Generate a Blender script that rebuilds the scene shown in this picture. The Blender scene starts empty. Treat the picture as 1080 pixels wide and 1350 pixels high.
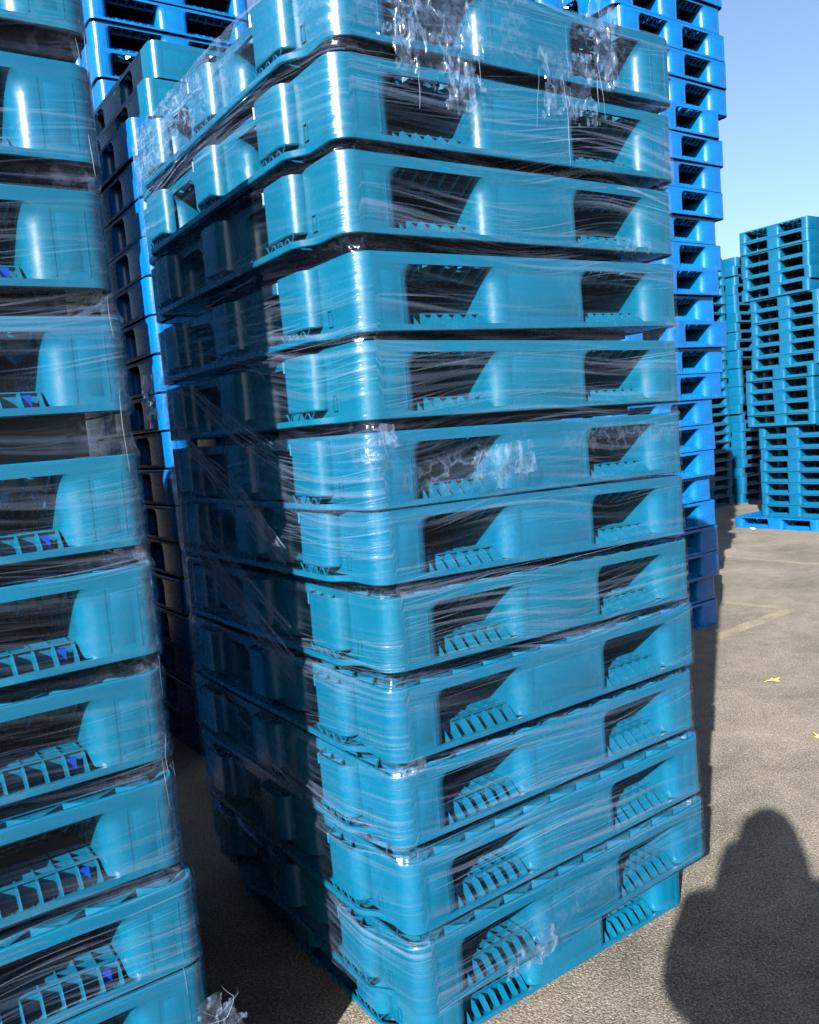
import bpy, math, random
from mathutils import Vector, Matrix, noise
R = math.radians
rnd = random.Random(7)
scene = bpy.context.scene
COL = scene.collection

# ------------------------------------------------------------------ camera
CAM_H = 1.4326
PITCH, ROLL = R(5.669), R(4.781)
cam_d = bpy.data.cameras.new('camera')
cam = bpy.data.objects.new('camera', cam_d); COL.objects.link(cam)
fw = Vector((0, math.cos(PITCH), -math.sin(PITCH)))
r0 = Vector((1, 0, 0)); u0 = Vector((0, math.sin(PITCH), math.cos(PITCH)))
rr = r0 * math.cos(ROLL) - u0 * math.sin(ROLL)
uu = r0 * math.sin(ROLL) + u0 * math.cos(ROLL)
m = Matrix.Identity(4)
for i in range(3):
    m[i][0] = rr[i]; m[i][1] = uu[i]; m[i][2] = -fw[i]
m[2][3] = CAM_H
cam.matrix_world = m
cam_d.sensor_fit = 'VERTICAL'; cam_d.sensor_height = 24.0
cam_d.lens = 24.0 * 1106.1 / 1350.0
cam_d.clip_start = 0.03; cam_d.clip_end = 3000
scene.camera = cam

# ------------------------------------------------------------------ sky and sun
SUN_EL, SUN_AZ = R(27.0), R(201.3)          # azimuth clockwise from +Y, where the sun stands
world = bpy.data.worlds.new('World'); scene.world = world; world.use_nodes = True
wn = world.node_tree; bg = wn.nodes['Background']
sky = wn.nodes.new('ShaderNodeTexSky'); sky.sky_type = 'NISHITA'; sky.sun_disc = False
sky.sun_elevation = SUN_EL; sky.sun_rotation = SUN_AZ
sky.air_density = 1.0; sky.dust_density = 2.2; sky.ozone_density = 3.0
wn.links.new(sky.outputs[0], bg.inputs[0]); bg.inputs[1].default_value = 0.056
sun_d = bpy.data.lights.new('sun', 'SUN'); sun_d.energy = 5.0; sun_d.angle = R(0.53); sun_d.color = (1.0, 0.93, 0.83)
sun = bpy.data.objects.new('sun', sun_d); COL.objects.link(sun)
sdir = Vector((math.sin(SUN_AZ) * math.cos(SUN_EL), math.cos(SUN_AZ) * math.cos(SUN_EL), math.sin(SUN_EL)))
sun.rotation_euler = sdir.to_track_quat('Z', 'Y').to_euler(); sun.location = sdir * 30
vs = scene.view_settings
vs.view_transform = 'Standard'; vs.look = 'None'; vs.gamma = 1.0; vs.exposure = 1.95; vs.use_curve_mapping = False
scene.cycles.transparent_max_bounces = 14; scene.cycles.max_bounces = 5; scene.cycles.diffuse_bounces = 0; scene.cycles.glossy_bounces = 2; scene.cycles.transmission_bounces = 2

# ------------------------------------------------------------------ layout directions
TH = 0.9736
RD = Vector((math.sin(TH), math.cos(TH), 0)); LD = Vector((-math.cos(TH), math.sin(TH), 0))
PHI = math.atan2(RD.y, RD.x)
H = 0.159                                     # pallet height
W, L = 1.0, 1.2

# ------------------------------------------------------------------ materials
def new_mat(name):
    mt = bpy.data.materials.new(name); mt.use_nodes = True
    nt = mt.node_tree; nt.nodes.clear()
    out = nt.nodes.new('ShaderNodeOutputMaterial')
    return mt, nt, out
def N(nt, typ, **kw):
    n = nt.nodes.new(typ)
    for k, v in kw.items(): setattr(n, k, v)
    return n
def math_n(nt, op, a, b=None, clamp=False):
    n = nt.nodes.new('ShaderNodeMath'); n.operation = op; n.use_clamp = clamp
    for i, v in enumerate((a, b)):
        if v is None: continue
        if isinstance(v, (int, float)): n.inputs[i].default_value = v
        else: nt.links.new(v, n.inputs[i])
    return n.outputs[0]
def noise_n(nt, vec, scale, detail=2, rough=0.5):
    n = nt.nodes.new('ShaderNodeTexNoise'); n.inputs['Scale'].default_value = scale
    n.inputs['Detail'].default_value = detail; n.inputs['Roughness'].default_value = rough
    if vec is not None: nt.links.new(vec, n.inputs['Vector'])
    return n.outputs[0]
def maprange(nt, v, a, b, c, d):
    n = nt.nodes.new('ShaderNodeMapRange')
    nt.links.new(v, n.inputs[0])
    for i, x in enumerate((a, b, c, d)): n.inputs[i + 1].default_value = x
    return n.outputs[0]

def plastic(name, col, rough=0.25):
    mt, nt, out = new_mat(name)
    p = N(nt, 'ShaderNodeBsdfPrincipled'); nt.links.new(p.outputs[0], out.inputs[0])
    tc = N(nt, 'ShaderNodeTexCoord'); oi = N(nt, 'ShaderNodeObjectInfo')
    n1 = noise_n(nt, tc.outputs['Object'], 9, 4, 0.6)
    n2 = noise_n(nt, tc.outputs['Object'], 60, 3, 0.7)
    mul = N(nt, 'ShaderNodeMix', data_type='RGBA', blend_type='MULTIPLY'); mul.inputs[0].default_value = 1.0
    rgb = N(nt, 'ShaderNodeRGB'); rgb.outputs[0].default_value = (*col, 1)
    nt.links.new(rgb.outputs[0], mul.inputs[6]); nt.links.new(oi.outputs['Color'], mul.inputs[7])
    v = maprange(nt, n1, 0.3, 0.7, 0.92, 1.07)
    hsv = N(nt, 'ShaderNodeHueSaturation'); nt.links.new(v, hsv.inputs['Value']); nt.links.new(mul.outputs[2], hsv.inputs['Color'])
    # pale scuffs and road dust on the plastic
    d = math_n(nt, 'MULTIPLY', maprange(nt, n1, 0.52, 0.75, 0, 1), maprange(nt, n2, 0.42, 0.7, 0, 0.2))
    mx = N(nt, 'ShaderNodeMix', data_type='RGBA'); nt.links.new(d, mx.inputs[0])
    nt.links.new(hsv.outputs[0], mx.inputs[6]); mx.inputs[7].default_value = (0.13, 0.16, 0.16, 1)
    nt.links.new(mx.outputs[2], p.inputs['Base Color'])
    nt.links.new(maprange(nt, n2, 0.3, 0.7, rough - 0.05, rough + 0.09), p.inputs['Roughness'])
    p.inputs['Specular IOR Level'].default_value = 0.46
    b = N(nt, 'ShaderNodeBump'); b.inputs['Strength'].default_value = 0.12; b.inputs['Distance'].default_value = 0.002
    nt.links.new(noise_n(nt, tc.outputs['Object'], 35, 5, 0.55), b.inputs['Height']); nt.links.new(b.outputs[0], p.inputs['Normal'])
    return mt

M_TEAL = plastic('teal_plastic', (0.001, 0.079, 0.157))
M_BLUE = plastic('blue_plastic', (0.000, 0.092, 0.31))
M_FAR = plastic('sea_teal_plastic', (0.001, 0.072, 0.160))
M_PLUG = plastic('navy_plug', (0.001, 0.03, 0.25))

def film_mat(name, base, streak, crumple_gain, gloss_rough=0.2, lacy=False, tint=(0.27, 0.38, 0.62), bump=0.6, gloss=0.5):
    mt, nt, out = new_mat(name)
    uv = N(nt, 'ShaderNodeUVMap'); uv.uv_map = 'UVMap'
    def stretched(su, sv, det, rot=0.0):
        m0 = N(nt, 'ShaderNodeMapping'); m0.inputs['Rotation'].default_value = (0, 0, rot); nt.links.new(uv.outputs[0], m0.inputs[0])
        mp = N(nt, 'ShaderNodeMapping'); mp.inputs['Scale'].default_value = (su, sv, 1); nt.links.new(m0.outputs[0], mp.inputs[0])
        return noise_n(nt, mp.outputs[0], 1.0, det, 0.6)
    at = N(nt, 'ShaderNodeAttribute'); at.attribute_name = 'crumple'
    a3 = N(nt, 'ShaderNodeAttribute'); a3.attribute_name = 'slack'
    if lacy:
        tc = N(nt, 'ShaderNodeTexCoord')
        mp = N(nt, 'ShaderNodeMapping'); mp.inputs['Scale'].default_value = (1, 1, 0.55); nt.links.new(tc.outputs['Object'], mp.inputs[0])
        n1 = noise_n(nt, mp.outputs[0], 18, 3, 0.6)
        ridge = maprange(nt, math_n(nt, 'ABSOLUTE', math_n(nt, 'SUBTRACT', n1, 0.5)), 0.0, 0.05, 1, 0)
        cn = noise_n(nt, tc.outputs['Object'], 24, 3, 0.6)
        st = math_n(nt, 'MULTIPLY', math_n(nt, 'ADD', math_n(nt, 'MULTIPLY', ridge, 0.6), maprange(nt, cn, 0.48, 0.72, 0.0, 0.55)), streak)
        hgt = math_n(nt, 'ADD', math_n(nt, 'MULTIPLY', ridge, 0.6), cn)
    else:
        s1 = stretched(1.5, 75, 2); s2 = stretched(2.6, 240, 1, 0.11)
        st = math_n(nt, 'MAXIMUM', maprange(nt, s1, 0.48, 0.68, 0, 0.8), maprange(nt, s2, 0.56, 0.74, 0, 1.0))
        st = math_n(nt, 'MULTIPLY', math_n(nt, 'MULTIPLY', st, a3.outputs['Fac']), streak)
        hgt = math_n(nt, 'ADD', math_n(nt, 'MULTIPLY', s1, 0.8), math_n(nt, 'MULTIPLY', s2, 0.35))
        tc = N(nt, 'ShaderNodeTexCoord')
        n1 = noise_n(nt, tc.outputs['Object'], 17, 3, 0.6)
        ridge = math_n(nt, 'MULTIPLY', maprange(nt, math_n(nt, 'ABSOLUTE', math_n(nt, 'SUBTRACT', n1, 0.5)), 0.0, 0.05, 1, 0), at.outputs['Fac'])
        st = math_n(nt, 'ADD', st, math_n(nt, 'MULTIPLY', ridge, 0.28))
        hgt = math_n(nt, 'ADD', hgt, math_n(nt, 'MULTIPLY', math_n(nt, 'ADD', ridge, n1), at.outputs['Fac']))
    lw = N(nt, 'ShaderNodeLayerWeight'); lw.inputs[0].default_value = 0.2
    fac = math_n(nt, 'ADD', math_n(nt, 'ADD', st, base), math_n(nt, 'MULTIPLY', at.outputs['Fac'], crumple_gain), True)
    gfac = math_n(nt, 'ADD', math_n(nt, 'MULTIPLY', lw.outputs['Fresnel'], 0.10), 0.006, True)
    tr = N(nt, 'ShaderNodeBsdfTransparent'); tr.inputs[0].default_value = (0.97, 0.985, 0.99, 1)
    df = N(nt, 'ShaderNodeBsdfDiffuse'); df.inputs[0].default_value = (*tint, 1)
    gl = N(nt, 'ShaderNodeBsdfGlossy'); gl.inputs['Roughness'].default_value = gloss_rough; gl.inputs['Color'].default_value = (0.72, 0.82, 1.0, 1)
    bm = N(nt, 'ShaderNodeBump'); bm.inputs['Strength'].default_value = bump; bm.inputs['Distance'].default_value = 0.004
    nt.links.new(hgt, bm.inputs['Height'])
    for q in (df, gl): nt.links.new(bm.outputs[0], q.inputs['Normal'])
    m2 = N(nt, 'ShaderNodeMixShader'); m2.inputs[0].default_value = gloss
    nt.links.new(df.outputs[0], m2.inputs[1]); nt.links.new(gl.outputs[0], m2.inputs[2])
    m3 = N(nt, 'ShaderNodeMixShader'); nt.links.new(fac, m3.inputs[0])
    m4 = N(nt, 'ShaderNodeMixShader'); nt.links.new(gfac, m4.inputs[0])
    nt.links.new(tr.outputs[0], m4.inputs[1]); nt.links.new(gl.outputs[0], m4.inputs[2])
    nt.links.new(m4.outputs[0], m3.inputs[1]); nt.links.new(m2.outputs[0], m3.inputs[2]); nt.links.new(m3.outputs[0], out.inputs[0])
    return mt
M_FILM = film_mat('stretch_film', 0.006, 0.46, 0.07)
M_TATTER = film_mat('crumpled_film', 0.035, 0.40, 0.0, 0.2, True, gloss=0.5)

def strand_mat():
    mt, nt, out = new_mat('film_strand')
    tr = N(nt, 'ShaderNodeBsdfTransparent'); p = N(nt, 'ShaderNodeBsdfPrincipled')
    p.inputs['Base Color'].default_value = (0.27, 0.36, 0.52, 1); p.inputs['Roughness'].default_value = 0.3
    mx = N(nt, 'ShaderNodeMixShader'); mx.inputs[0].default_value = 0.42
    nt.links.new(tr.outputs[0], mx.inputs[1]); nt.links.new(p.outputs[0], mx.inputs[2]); nt.links.new(mx.outputs[0], out.inputs[0])
    return mt
M_STRAND = strand_mat()

def ground_mat():
    mt, nt, out = new_mat('worn_asphalt')
    p = N(nt, 'ShaderNodeBsdfPrincipled'); nt.links.new(p.outputs[0], out.inputs[0])
    tc = N(nt, 'ShaderNodeTexCoord'); co = tc.outputs['Object']
    big = noise_n(nt, co, 0.9, 4, 0.6); mid = noise_n(nt, co, 9, 5, 0.65); fine = noise_n(nt, co, 150, 4, 0.75)
    vor = N(nt, 'ShaderNodeTexVoronoi'); vor.inputs['Scale'].default_value = 210; nt.links.new(co, vor.inputs['Vector'])
    cr = N(nt, 'ShaderNodeValToRGB')
    e = cr.color_ramp.elements
    e[0].position = 0.2; e[0].color = (0.036, 0.034, 0.031, 1); e[1].position = 0.8; e[1].color = (0.255, 0.232, 0.200, 1)
    x = e.new(0.5); x.color = (0.140, 0.128, 0.111, 1)
    f = math_n(nt, 'ADD', math_n(nt, 'ADD', math_n(nt, 'MULTIPLY', big, 0.26), math_n(nt, 'MULTIPLY', mid, 0.12)), math_n(nt, 'MULTIPLY', fine, 0.62))
    f2 = maprange(nt, f, 0.36, 0.64, 0.05, 0.95)
    nt.links.new(f2, cr.inputs[0])
    st = N(nt, 'ShaderNodeMix', data_type='RGBA', blend_type='MULTIPLY'); st.inputs[0].default_value = 0.55
    nt.links.new(cr.outputs[0], st.inputs[6])
    sep = N(nt, 'ShaderNodeSeparateColor'); nt.links.new(vor.outputs['Color'], sep.inputs[0])
    g = maprange(nt, sep.outputs[0], 0, 1, 0.45, 1.45)
    cc = N(nt, 'ShaderNodeCombineColor')
    for i in range(3): nt.links.new(g, cc.inputs[i])
    nt.links.new(cc.outputs[0], st.inputs[7]); nt.links.new(st.outputs[2], p.inputs['Base Color'])
    p.inputs['Roughness'].default_value = 0.9; p.inputs['Specular IOR Level'].default_value = 0.2
    b = N(nt, 'ShaderNodeBump'); b.inputs['Strength'].default_value = 0.8; b.inputs['Distance'].default_value = 0.003
    h = math_n(nt, 'ADD', fine, math_n(nt, 'MULTIPLY', vor.outputs['Distance'], -0.8))
    nt.links.new(h, b.inputs['Height']); nt.links.new(b.outputs[0], p.inputs['Normal'])
    return mt
M_GROUND = ground_mat()
def simple(name, col, rough=0.6, var=0.12, scale=20):
    mt, nt, out = new_mat(name)
    p = N(nt, 'ShaderNodeBsdfPrincipled'); nt.links.new(p.outputs[0], out.inputs[0])
    tc = N(nt, 'ShaderNodeTexCoord')
    hsv = N(nt, 'ShaderNodeHueSaturation'); hsv.inputs['Color'].default_value = (*col, 1)
    nt.links.new(maprange(nt, noise_n(nt, tc.outputs['Object'], scale, 4, 0.6), 0.3, 0.7, 1 - var, 1 + var), hsv.inputs['Value'])
    nt.links.new(hsv.outputs[0], p.inputs['Base Color']); p.inputs['Roughness'].default_value = rough
    return mt
def paint_mat():
    mt, nt, out = new_mat('worn_line_paint')
    p = N(nt, 'ShaderNodeBsdfPrincipled'); tr = N(nt, 'ShaderNodeBsdfTransparent'); mx = N(nt, 'ShaderNodeMixShader')
    tc = N(nt, 'ShaderNodeTexCoord')
    p.inputs['Base Color'].default_value = (0.36, 0.32, 0.23, 1); p.inputs['Roughness'].default_value = 0.85
    f = math_n(nt, 'ADD', math_n(nt, 'MULTIPLY', noise_n(nt, tc.outputs['Object'], 6, 4, 0.7), 0.6), math_n(nt, 'MULTIPLY', noise_n(nt, tc.outputs['Object'], 80, 3, 0.7), 0.4))
    nt.links.new(maprange(nt, f, 0.40, 0.62, 0.0, 0.6), mx.inputs[0])
    nt.links.new(tr.outputs[0], mx.inputs[1]); nt.links.new(p.outputs[0], mx.inputs[2]); nt.links.new(mx.outputs[0], out.inputs[0])
    return mt
M_PAINT = paint_mat()
M_LEAF = simple('dry_yellow_leaf', (0.34, 0.30, 0.12), 0.6, 0.25, 60)
M_STONE = simple('grit', (0.16, 0.14, 0.115), 0.9, 0.4, 30)
M_WHITE = simple('white_scrap', (0.6, 0.6, 0.6), 0.5, 0.05)
M_SKID = simple('gap_shade_skid', (0.006, 0.007, 0.010), 0.6)  # near-black colour stands in for the shade in the gaps between teal pallets
M_COAT = simple('dark_jacket', (0.03, 0.035, 0.05), 0.8)
M_SKIN = simple('skin', (0.5, 0.3, 0.2), 0.5)
M_HAIR = simple('dark_hair', (0.02, 0.015, 0.012), 0.5)
M_PHONE = simple('phone_black', (0.01, 0.01, 0.012), 0.25)

# ------------------------------------------------------------------ mesh helpers
class MB:
    def __init__(s): s.v = []; s.f = []
    def add(s, vs_, fs_):
        o = len(s.v); s.v += vs_; s.f += [tuple(i + o for i in f) for f in fs_]
    def box(s, x0, x1, y0, y1, z0, z1):
        s.add([(x0,y0,z0),(x1,y0,z0),(x1,y1,z0),(x0,y1,z0),(x0,y0,z1),(x1,y0,z1),(x1,y1,z1),(x0,y1,z1)],
              [(3,2,1,0),(4,5,6,7),(0,1,5,4),(1,2,6,5),(2,3,7,6),(3,0,4,7)])
    def loft(s, secs, cap0=True, cap1=True):
        n = len(secs[0]); vs_ = [p for q in secs for p in q]; fs_ = []
        for k in range(len(secs) - 1):
            for i in range(n):
                j = (i + 1) % n
                fs_.append((k*n+i, k*n+j, (k+1)*n+j, (k+1)*n+i))
        if cap0: fs_.append(tuple(reversed(range(n))))
        if cap1: fs_.append(tuple(range((len(secs)-1)*n, len(secs)*n)))
        s.add(vs_, fs_)
    def prism(s, pts, a, b, axis):      # polygon in the two other axes, extruded along axis from a to b
        def mk(p, t):
            return (t, p[0], p[1]) if axis == 0 else ((p[0], t, p[1]) if axis == 1 else (p[0], p[1], t))
        s.loft([[mk(p, a) for p in pts], [mk(p, b) for p in pts]])
    def bar(s, p0, p1, w, z0, z1):
        d = Vector((p1[0]-p0[0], p1[1]-p0[1])); d.normalize(); n = Vector((-d.y, d.x)) * w / 2
        q = [(p0[0]-n.x,p0[1]-n.y),(p1[0]-n.x,p1[1]-n.y),(p1[0]+n.x,p1[1]+n.y),(p0[0]+n.x,p0[1]+n.y)]
        s.prism(q, z0, z1, 2)
    def tube(s, pts, rad, n=5):
        secs = []
        for i, p in enumerate(pts):
            p = Vector(p); a = Vector(pts[max(0, i-1)]); b = Vector(pts[min(len(pts)-1, i+1)])
            t = (b - a).normalized(); x = t.orthogonal().normalized(); y = t.cross(x)
            rr_ = rad[i] if isinstance(rad, (list, tuple)) else rad
            secs.append([tuple(p + (x*math.cos(k*2*math.pi/n) + y*math.sin(k*2*math.pi/n))*rr_) for k in range(n)])
        s.loft(secs)
    def mesh(s, name, mat, smooth=True, ang=32, ofs=(0,0,0), zs=1.0):
        me = bpy.data.meshes.new(name)
        me.from_pydata([(x+ofs[0], y+ofs[1], (z+ofs[2])*zs) for x,y,z in s.v], [], s.f); me.update()
        if smooth:
            me.polygons.foreach_set('use_smooth', [True]*len(me.polygons)); me.set_sharp_from_angle(angle=R(ang))
        if mat: me.materials.append(mat)
        return me
def rrect(x0, x1, y0, y1, rad, seg=6):        # rad: one value or (x0y0, x1y0, x1y1, x0y1)
    if isinstance(rad, (int, float)): rad = (rad,)*4
    out = []
    for (cx, cy, sx, sy, a0), r_ in zip(((x0,y0,1,1,180),(x1,y0,-1,1,270),(x1,y1,-1,-1,0),(x0,y1,1,-1,90)), rad):
        if r_ <= 1e-6: out.append((cx, cy)); continue
        for k in range(seg+1):
            a = R(a0 + 90*k/seg); out.append((cx+sx*r_+r_*math.cos(a), cy+sy*r_+r_*math.sin(a)))
    return out
def inset_poly(p, d):
    n = len(p); out = []
    for i in range(n):
        a, b, c = Vector(p[i-1]), Vector(p[i]), Vector(p[(i+1) % n])
        e1 = (b-a); e2 = (c-b)
        if e1.length < 1e-9: e1 = e2
        if e2.length < 1e-9: e2 = e1
        n1 = Vector((-e1.y, e1.x)).normalized(); n2 = Vector((-e2.y, e2.x)).normalized()
        h = (n1+n2); h = h.normalized() if h.length > 1e-6 else n1
        out.append(tuple(b + h * d / max(0.3, h.dot(n1))))
    return out
def obj(name, me, parent=None, loc=None, rot=None):
    o = bpy.data.objects.new(name, me); COL.objects.link(o)
    if parent is not None: o.parent = parent
    if loc is not None: o.location = loc
    if rot is not None: o.rotation_euler = rot
    return o
def tag(o, label=None, cat=None, group=None, kind=None):
    if label: o['label'] = label
    if cat: o['category'] = cat
    if group: o['group'] = group
    if kind: o['kind'] = kind
    return o

# ------------------------------------------------------------------ the ground
gm = MB(); gm.add([(-400,-400,0),(400,-400,0),(400,400,0),(-400,400,0)], [(0,1,2,3)])
tag(obj('ground', gm.mesh('ground', M_GROUND, False)), kind='structure')
def line_mark(a, b, w):
    mb = MB(); a = Vector((*a,0)); b = Vector((*b,0)); d = (b-a).normalized(); n = Vector((-d.y,d.x,0))*w/2
    k = 24; vs_ = []; fs_ = []
    for i in range(k+1):
        p = a.lerp(b, i/k); j1 = 1+0.25*(noise.noise(p*7)); j2 = 1+0.25*noise.noise(p*7+Vector((3,1,5)))
        vs_ += [tuple(p-n*j1), tuple(p+n*j2)]
        if i: fs_.append((2*i-2, 2*i-1+0, 2*i+1, 2*i))
    vs_ = [(x,y,0.004) for x,y,z in vs_]; fs_ = [tuple(reversed(f)) for f in fs_]
    mb.add(vs_, fs_)
    tag(obj('painted_line', mb.mesh('painted_line', M_PAINT, False)), kind='structure')
line_mark((2.55,8.22),(4.6,5.28),0.075)
line_mark((1.98,6.15),(2.515,5.595),0.075)
line_mark((1.80,5.02),(2.515,5.57),0.10)

# ------------------------------------------------------------------ pallet parts
OUT = rrect(0, W, 0, L, 0.04, 7)
RIM_Z = 0.135
BASE_Z = 0.014
def bottom_outline(cols):
    if not cols: return rrect(0, W, 0, L, 0.04, 7)
    p = []
    e = 0.035
    p += rrect(0, W, 0, L, 0.04, 7)[0:8]                       # front-left round, from (0,.04) to (.04,0)
    p += rrect(0, W, 0, L, 0.04, 7)[8:16]
    p += rrect(0, W, 0, L, 0.04, 7)[16:32]
    p += [(-e*(.5-.5*math.cos(math.pi*t/8)), L-.10-.07*t/8) for t in range(9)]+[(-e*(.5+.5*math.cos(math.pi*t/8)), .17-.07*t/8) for t in range(9)]
    return p
XB = [(0,0.14),(0.345,0.655),(0.86,1.0)]
YB = [(0,0.30),(0.43,0.77),(0.90,1.2)]
OPEN = [(0.14,0.345),(0.655,0.86)]

def ring(mb, outer, d, z0, z1, ch):
    o1 = inset_poly(outer, ch); inn = inset_poly(outer, d)
    n = len(outer)
    secs = []
    if ch and z0 < 0.001: secs += [[(x,y,z0) for x,y in o1],[(x,y,z0+ch) for x,y in outer]]
    else: secs += [[(x,y,z0) for x,y in outer]]
    if ch and z0 > 0.001: secs += [[(x,y,z1-ch) for x,y in outer],[(x,y,z1) for x,y in o1]]
    else: secs += [[(x,y,z1) for x,y in outer]]
    secs += [[(x,y,z1) for x,y in inn],[(x,y,z0) for x,y in inn]]
    secs.append(secs[0])
    mb.loft(secs, False, False)

def build_deck():
    mb = MB()
    ring(mb, OUT, 0.008, RIM_Z, H, 0.0022)
    a = 0.042; z1, z0 = H-0.001, H-0.007
    nx, ny = 19, 23
    xs = [a+(W-2*a)*i/nx for i in range(nx+1)]; ys = [a+(L-2*a)*i/ny for i in range(ny+1)]
    for i in range(nx):
        for j in range(ny):
            x0,x1,y0,y1 = xs[i],xs[i+1],ys[j],ys[j+1]
            hx0,hx1,hy0,hy1 = x0+.010,x1-.010,y0+.013,y1-.013
            vs_ = []
            for z in (z1, z0):
                vs_ += [(x0,y0,z),(x1,y0,z),(x1,y1,z),(x0,y1,z),(hx0,hy0,z),(hx1,hy0,z),(hx1,hy1,z),(hx0,hy1,z)]
            fs_ = []
            for k in range(4):
                l = (k+1) % 4
                fs_ += [(k,l,4+l,4+k), (8+l,8+k,12+k,12+l), (4+k,4+l,12+l,12+k)]
            mb.add(vs_, fs_)
    # zigzag pockets between rim and plate
    for y in (0.009, L-0.042):
        n = 22
        for k in range(n):
            x0, x1 = 0.012+(W-.024)*k/n, 0.012+(W-.024)*(k+1)/n
            mb.bar((x0, y if k % 2 else y+.033), (x1, y+.033 if k % 2 else y), .004, H-.022, H-.002)
    for x in (0.009, W-0.042):
        n = 26
        for k in range(n):
            y0, y1 = 0.045+(L-.09)*k/n, 0.045+(L-.09)*(k+1)/n
            mb.bar((x if k % 2 else x+.033, y0), (x+.033 if k % 2 else x, y1), .004, H-.022, H-.002)
    for x in (a, W-a): mb.box(x-.003,x+.003,a,L-a,RIM_Z-.006,H-.0075)
    for y in (a, L-a): mb.box(a,W-a,y-.003,y+.003,RIM_Z-.006,H-.0075)
    for i in range(2, nx, 3): mb.box(xs[i]-.003,xs[i]+.003,a+.004,L-a-.004,.122,H-.0075)
    for j in range(2, ny, 3): mb.box(a+.004,W-a-.004,ys[j]-.0032,ys[j]+.0032,.124,H-.0078)
    return mb

def fl(z):
    r_ = 0.034; t = z-(RIM_Z-r_)
    return 0 if t <= 0 else r_-math.sqrt(max(0, r_*r_-min(t, r_*.985)**2))
def set_blocks(a, m):
    global XB, OPEN
    XB = [(0,a),(.5-m/2,.5+m/2),(1-a,1.0)]; OPEN = [(a,.5-m/2),(.5+m/2,1-a)]
def build_block(xi, yi):
    mb = MB(); (x0,x1),(y0,y1) = XB[xi], YB[yi]
    rad = [0.04]*4
    rad[0] = rad[1] = rad[2] = rad[3] = 0.042
    if xi == 0 and yi == 0: rad[0] = 0.04
    pts = rrect(x0,x1,y0,y1,tuple(rad),7)
    xm, ym = (x0+x1)/2, (y0+y1)/2
    secs = []
    for z in (BASE_Z, 0.05, RIM_Z-.034, RIM_Z-.023, RIM_Z-.014, RIM_Z-.007, RIM_Z-.003, RIM_Z):
        f = fl(z); q = []
        tp = 0.004*(1 - z/RIM_Z)       # draft
        for x, y in pts:
            X, Y = x, y
            if x > xm and xi < 2: X += f + tp*0
            if x < xm and xi > 0: X -= f
            if y > ym and yi < 2: Y += f
            if y < ym and yi > 0: Y -= f
            q.append((X, Y, z))
        secs.append(q)
    mb.loft(secs)
    return mb
def build_panel(x0, x1, y, z0=0.026, z1=0.122):
    mb = MB(); t = 0.0011
    mb.loft([[(x0,y+.0005,z0),(x1,y+.0005,z0),(x1,y+.0005,z1),(x0,y+.0005,z1)],[(x0+.005,y-t,z0+.004),(x1-.005,y-t,z0+.004),(x1-.005,y-t,z1-.004),(x0+.005,y-t,z1-.004)]], False, True)
    # thin surrounding bead
    for (a,b,c,d) in ((x0-.009,x0-.0065,z0-.008,z1+.006),(x1+.0065,x1+.009,z0-.008,z1+.006)):
        mb.box(a,b,y-.0006,y+.001,c,d)
    return mb
def build_slot():
    mb = MB(); y0,y1,z0,z1 = .108,.121,.028,.058
    for a,b,c,d in ((y0-.002,y0,z0,z1),(y1,y1+.002,z0,z1),(y0-.002,y1+.002,z1,z1+.002),(y0-.002,y1+.002,z0-.002,z0)):
        mb.box(-.0035,.0012,a,b,c,d)
    return mb
def build_column(side, yi):
    y0,y1 = ((0.150,0.296),(0.53,0.67),(L-0.296,L-0.150))[yi]
    mb = MB(); zt = 0.150; e = 0.034
    if side == 0: x0,x1,rad = -e,0.0008,(0.033,0,0,0.033)
    else: x0,x1,rad = W-0.0008,W+e,(0,0.033,0.033,0)
    p = rrect(x0,x1,y0,y1,rad,7); q = inset_poly(p, 0.0035)
    z0 = 0.030
    mb.loft([[(x,y,z0) for x,y in inset_poly(p,.002)],[(x,y,z0+.003) for x,y in p],[(x,y,zt) for x,y in p],[(x,y,zt) for x,y in q],[(x,y,zt-.03) for x,y in q]], True, True)
    n = 5
    for k in range(n):
        a = y0+.008+(y1-y0-.016)*k/n; b = y0+.008+(y1-y0-.016)*(k+1)/n
        xa, xb = x0+.005, x1-.004
        mb.bar((xa if k % 2 else xb, a),(xb if k % 2 else xa, b),.003,zt-.028,zt-.003)
    # zigzag fins between the column foot and the lip of the bottom frame
    n = 8
    xo = x0+.006 if side == 0 else x1-.006
    for k in range(n):
        a = y0+.006+(y1-y0-.012)*k/n; b = y0+.006+(y1-y0-.012)*(k+1)/n
        za, zb = (0.010, 0.031) if k % 2 else (0.031, 0.010)
        mb.prism([(a,za),(a+.003,za),(b+.003,zb),(b,zb)], xo-.0015, xo+.0015, 0)
    return mb
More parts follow.
